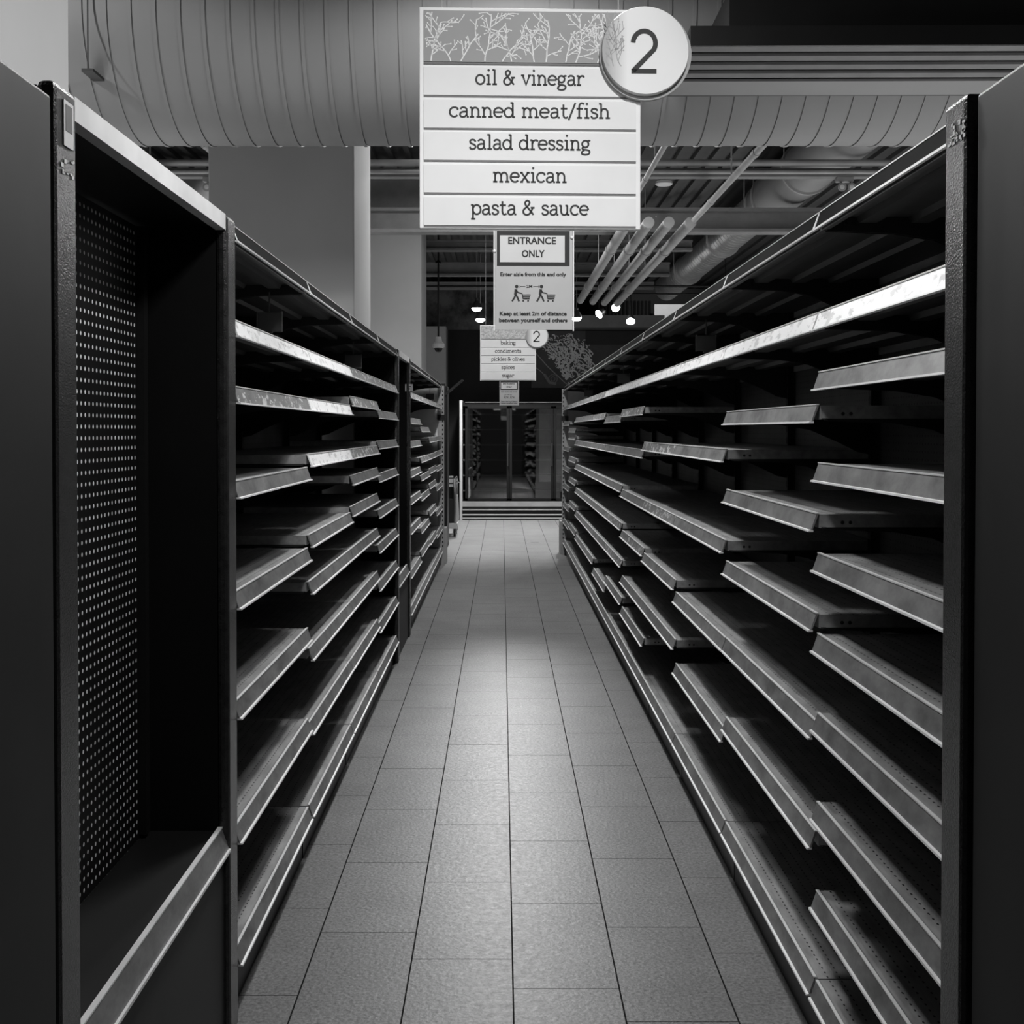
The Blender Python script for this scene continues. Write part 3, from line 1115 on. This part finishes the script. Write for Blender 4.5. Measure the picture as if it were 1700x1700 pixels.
# ------------------------------------------------------------------ stocking cart
root = thing('stocking_cart', 'narrow metal stocking cart with white sign board parked beside the cooler', 'cart', (-.72, 18.05, 0), 0)
b = MB().box(-.55, .06, -.32, .32, .16, .19).build('platform', M['fascia'], root, bevel=.006)
MB().box(-.55, .06, -.33, -.32, .12, .20).build('bumper', M['signface'], root)
for x in (-.5, .02):
    for y in (-.27, .27):
        c = MB().tube((x - .015, y, .06), (x + .015, y, .06), .06, 18).build('caster', M['rubber'], root, smooth=True)
        MB().tube((x - .018, y, .06), (x + .018, y, .06), .022, 12).build('hub', M['chrome'], c)
        MB().box(x - .028, x - .02, y - .025, y + .025, .05, .16).box(x + .02, x + .028, y - .025, y + .025, .05, .16).build('fork', M['chrome'], c)
for y in (-.28, .28):
    MB().tube((.03, y, .19), (.03, y, .86), .024, 12).build('upright_tube', M['chrome'], root, smooth=True)
MB().tube((.03, -.28, .86), (.03, .28, .86), .018, 12).build('handle', M['chrome'], root, smooth=True)
MB().tube((.03, -.28, .80), (.10, -.30, .82), .016, 8).build('latch', M['chrome'], root)
s = MB().box(-.42, .0, -.30, -.285, .74, .90).build('sign_board', M['signface'], root)
MB().box(-.42, .0, -.302, -.30, .78, .80).box(-.42, .0, -.302, -.30, .86, .875).build('board_stripes', M['ink'], s)
MB().box(-.45, .01, -.29, -.28, .2, .56).build('end_screen', M['panel'], root)
MB().prism([(.045, .19), (.085, .25), (.085, .34), (.07, .62), (.045, .62)], -.29, -.26, 'y').build('pedal', M['white'], root)

# floor marks
m = tag(MB().box(0, .115, 0, .02, .0005, .002).build('tape_strip', M['grey_ink'], loc=((881 - VX) * 16.8 / F, 16.85, 0)), 'short dark tape strip lying on the bright floor before the cooler', 'tape')

# ------------------------------------------------------------------ ceiling services
def spiral(name, mat, p0, p1, r, pitch, label, cat='duct', seam=.004, n=40):
    """straight duct with raised ring seams and hanger bands"""
    from mathutils import Vector
    a, b = Vector(p0), Vector(p1)
    d = (b - a).normalized()
    L = (b - a).length
    root = thing(name, label, cat, p0)
    mb = MB()
    mb.tube((0, 0, 0), b - a, r, n)
    mb.build('duct_body', mat, root, smooth=True)
    mb = MB()
    t = pitch * .4
    while t < L:
        q = d * t
        mb.tube(q - d * .009, q + d * .009, r + seam, n)
        t += pitch
    mb.build('seams', mat, root, smooth=True)
    return root


rt = spiral('spiral_duct', M['duct'], (-6.9, 6.8, 3.8), (6.9, 6.8, 3.8), .6, .1265, 'huge spiral duct running across the ceiling behind the large sign', seam=.006, n=64)
x = -2.12 + 6.9
MB().box(x - .003, x + .003, -.63, -.624, -.37, .7).box(x - .03, x + .03, -.635, -.45, -.385, -.37).build('hanger', M['panel'], rt)

rt = spiral('spiral_duct', M['duct_shiny'], (2.95, 7.46, 4.11), (2.95, 21.5, 4.11), .21, .16, 'silver round duct running away above the right shelves', seam=.004)
MB().tube((0, .0, .0), (0, 5.6, .0), .245, 40).tube((0, 5.6, .0), (0, 6.0, 0), .245, 40, .21).build('wide_section', M['duct'], rt, smooth=True)
for y in (11.6, 13.0, 13.5, 16.0, 19.0):
    MB().tube((0, y - 7.46 - .02, 0), (0, y - 7.46 + .02, 0), .235 if y > 13.2 else .265, 40).build('flange', M['pipe'], rt, smooth=True)
    MB().tube((-.23, y - 7.46, 0), (-.23, y - 7.46, .39), .008, 8).build('hanger_rod', M['pipe'], rt)

# slot diffuser in front of the duct
root = thing('slot_diffuser', 'long dark slot diffuser with four slots at the upper right', 'diffuser', (.86, 5.50, 3.33), R(-.5))
LD = 2.9
MB().box(0, LD, .0, .82, .03, .06).build('slot_backing', M['rubber'], root)
MB().box(0, LD, -.01, .0, .0, .09).box(0, LD, .80, .82, .0, .09).box(0, .01, 0, .80, 0, .09).box(LD - .01, LD, 0, .80, 0, .09).build('housing', M['black'], root)
for k in range(4):
    MB().box(.01, LD - .01, .005 + k * .137, .08 + k * .137, .0, .012).build('blade', M['beam'], root)
    for (x0, x1) in ((.01, .10), (1.05, 2.05)):
        MB().box(x0, x1, .08 + k * .137 + .02, .08 + k * .137 + .03, .012, .02).build('slot_vane', M['beam'], root)
MB().box(.01, LD - .01, .553, .80, .0, .012).build('flange', M['duct'], root)
MB().box(.2, LD - .2, .12, .7, .06, .30).build('plenum', M['black'], root)
for x in (.3, 2.5):
    MB().tube((x, .2, .3), (x, .2, ZC - 3.33), .006, 8).build('hanger_rod', M['beam'], root)

# beams and pipes
struct('beam', MB().box(XL, XR, 12.0, 12.2, 3.77, 3.80).box(XL, XR, 12.0, 12.2, 3.56, 3.59).box(XL, XR, 12.08, 12.12, 3.59, 3.77), M['beam'])
for y0, y1, z0, z1 in ((14.75, 14.95, 4.02, 4.24), (16.05, 16.2, 3.98, 4.12), (18.2, 18.35, 3.92, 4.12), (20.1, 20.22, 3.94, 4.06)):
    struct('beam', MB().box(XL, 2.55, y0, y1, z1 - .03, z1).box(XL, 2.55, y0, y1, z0, z0 + .03).box(XL, 2.55, (y0 + y1) / 2 - .02, (y0 + y1) / 2 + .02, z0 + .03, z1 - .03), M['beam'])
struct('beam', MB().box(-6, -.4, 12.3, 13.1, 3.76, 4.2), M['beam'])


def pipe(p0, p1, r, label, mat='pipe', group=None, couple=True, name='pipe', n=14):
    from mathutils import Vector
    root = thing(name, label, 'pipe', p0, 0, group)
    v = Vector(p1) - Vector(p0)
    MB().tube((0, 0, 0), v, r, n).build('run', M[mat], root, smooth=True)
    if couple:
        d = v.normalized()
        L = v.length
        for t in (.25, .75):
            MB().tube(d * (L * t - .04), d * (L * t + .04), r * 1.18, n).build('coupling', M[mat], root, smooth=True)
        q = d * (L * .5)
        MB().tube(q, (q.x, q.y, ZC - p0[2]), .006, 6).build('hanger_rod', M[mat], root)
    return root


for k, (X, lb) in enumerate(((1.15, 'leftmost'), (1.345, 'second from left'), (1.53, 'third from left'), (1.73, 'rightmost'))):
    pipe((X, 11.0, 3.48), (X, 17.6 + .15 * k, 3.48), .052, '%s of the four fat parallel pipes running away under the ceiling' % lb, group='four parallel ceiling pipes')
pipe((1.76, 7.45, 3.50), (1.76, 11.0, 3.50), .026, 'thin conduit leading into the rightmost fat ceiling pipe')
pipe((1.10, 7.45, 3.50), (1.10, 9.8, 3.50), .02, 'thin conduit leading towards the leftmost fat ceiling pipe')
root = pipe((-6.9, 10.0, 3.80), (6.9, 10.0, 3.80), .028, 'thin conduit crossing the ceiling just behind the spiral duct, upper of a pair')
struct('beam', MB().box(XL, XR, 10.02, 10.12, 3.69, 3.76), M['beam'])
pipe((-6.9, 10.0, 3.725), (6.9, 10.0, 3.725), .018, 'thin cable conduit along the slim cross beam, lower of a pair', couple=False)
pipe((-2.85, 7.5, 3.55), (-2.85, 12.0, 3.62), .05, 'sloping pipe above the near left pegboard bay')
pipe((-2.3, 7.5, 3.78), (-2.3, 9.9, 3.78), .022, 'thin conduit beside the big column under the spiral duct')
pipe((-6.9, 17.9, 3.72), (6.9, 17.9, 3.72), .016, 'black lighting track crossing above the far aisle', mat='black', couple=False, name='lighting_track')
pipe((.8, 19.6, 3.80), (6.5, 19.6, 3.80), .014, 'second black lighting track before the ribbed wall on the right', mat='black', name='lighting_track')

# smoke detector / ceiling speaker disc
root = thing('ceiling_speaker', 'round white ceiling disc right of the large sign', 'speaker', (1.86, 13.8, 4.40))
MB().lathe([(.0, -.015), (.085, -.012), (.10, 0), (.095, .03), (.05, .04)], (0, 0, 0), 28).build('disc', M['white'], root, smooth=True)
MB().tube((0, 0, .04), (0, 0, .06), .04, 12).build('mount', M['fascia'], root)


def twin_lamp(loc, label):
    root = thing('emergency_light', label, 'emergency light', loc, 0, 'emergency lamps under the slim cross beam')
    MB().box(-.05, .09, -.02, .04, .05, .09).build('housing', M['pipe'], root, bevel=.005)
    for dx in (-.01, .07):
        MB().tube((dx, 0, .05), (dx, 0, .02), .008, 8).build('stem', M['pipe'], root)
        h = MB().lathe([(.0, .05), (.02, .045), (.034, .0), (.036, -.01), (.028, -.012)], (dx, -.03, 0), 20, 'y').build('lamp_head', M['pipe'], root, smooth=True)
        MB().lathe([(.02, -.013), (.0, -.016)], (dx, -.03, 0), 16, 'y').build('lens', M['white'], h)


twin_lamp(((349 - VX) * 10.05 / F, 10.05, 3.602), 'small twin-headed emergency lamp left of the big column')
twin_lamp(((1396 - VX) * 10.05 / F, 10.05, 3.602), 'small twin-headed emergency lamp above the right shelving')

# security dome on a pole
root = thing('security_camera', 'white dome camera hanging on a dark pole before the pale far column', 'camera', ((728 - VX) * 17 / F, 17, 2.74))
MB().tube((0, 0, .12), (0, 0, ZC - 2.74), .013, 10).build('pole', M['black'], root)
MB().lathe([(.04, .16), (.05, .1), (.085, .06), (.085, .01), (.06, 0)], (0, 0, 0), 20).build('housing', M['white'], root, smooth=True)
MB().lathe([(0, -.06), (.035, -.05), (.055, -.02), (.06, .0)], (0, 0, 0), 20).build('dome', M['black'], root, smooth=True)
MB().tube((0, 0, 1.2), (0, 0, 1.24), .05, 14, .02).build('collar', M['black'], root)


# pendants and track spots over the cross aisle
def pendant(px, py, Y, label, power):
    x, z = (px - VX) * Y / F, H + (VY - py) * Y / F
    root = thing('pendant_lamp', label, 'lamp', (x, Y, z), 0, 'lit pendants over the cross aisle')
    MB().lathe([(.085, 0), (.075, .04), (.05, .09), (.025, .12), (.025, .16)], (0, 0, 0), 24).build('lamp_shade', M['lampshade'], root, smooth=True)
    MB().lathe([(.08, -.001), (.07, -.03), (.04, -.05), (.0, -.055)], (0, 0, 0), 24).build('bulb', M['lamp_on'], root, smooth=True)
    MB().tube((0, 0, .16), (0, 0, ZC - z), .005, 6).build('cord', M['fascia'], root)
    s = spot('pendant_light', (x, Y, z - .08), (x, Y, 0), power * 1.3, 128, .5, .09)
    return root


pendant(791.5, 512, 19.2, 'upper of two lit pendants left of the entrance placard', 150)
pendant(797.5, 530, 19.9, 'lower of two lit pendants left of the entrance placard', 150)
pendant(957, 528, 19.2, 'lit pendant just right of the entrance placard', 150)


def track_spot(px, py, Y, tilt, label, power, target):
    from mathutils import Vector
    x, z = (px - VX) * Y / F, H + (VY - py) * Y / F
    root = thing('track_spotlight', label, 'lamp', (x, Y, z), 0, 'track spotlights before the ribbed wall')
    h = MB().lathe([(.075, 0), (.07, .05), (.045, .12), (.0, .14)], (0, 0, 0), 22).build('lamp_head', M['lampshade'], root, smooth=True)
    MB().lathe([(.072, -.001), (.05, -.02), (.0, -.03)], (0, 0, 0), 22).build('lens', M['lamp_on'], h)
    h.rotation_euler = tilt
    MB().tube((0, 0, .10), (0, 0, ZC - z), .009, 8).build('stem', M['black'], root)
    spot('track_light', (x, Y - .08, z - .06), target, power, 70, .6, .07)


track_spot(994, 522, 19.57, (R(-30), R(55), 0), 'tilted track spotlight, leftmost before the dark ribbed wall', 40, (-1, 17, 0))
track_spot(1022, 511, 19.57, (R(-62), R(-15), 0), 'lit track spotlight with round glow, middle of the ribbed wall', 60, (0.2, 16.5, 0))
track_spot(1046.5, 534, 19.57, (R(-45), R(5), 0), 'lit track spotlight, rightmost and lowest before the ribbed wall', 60, (1.6, 18, 0))
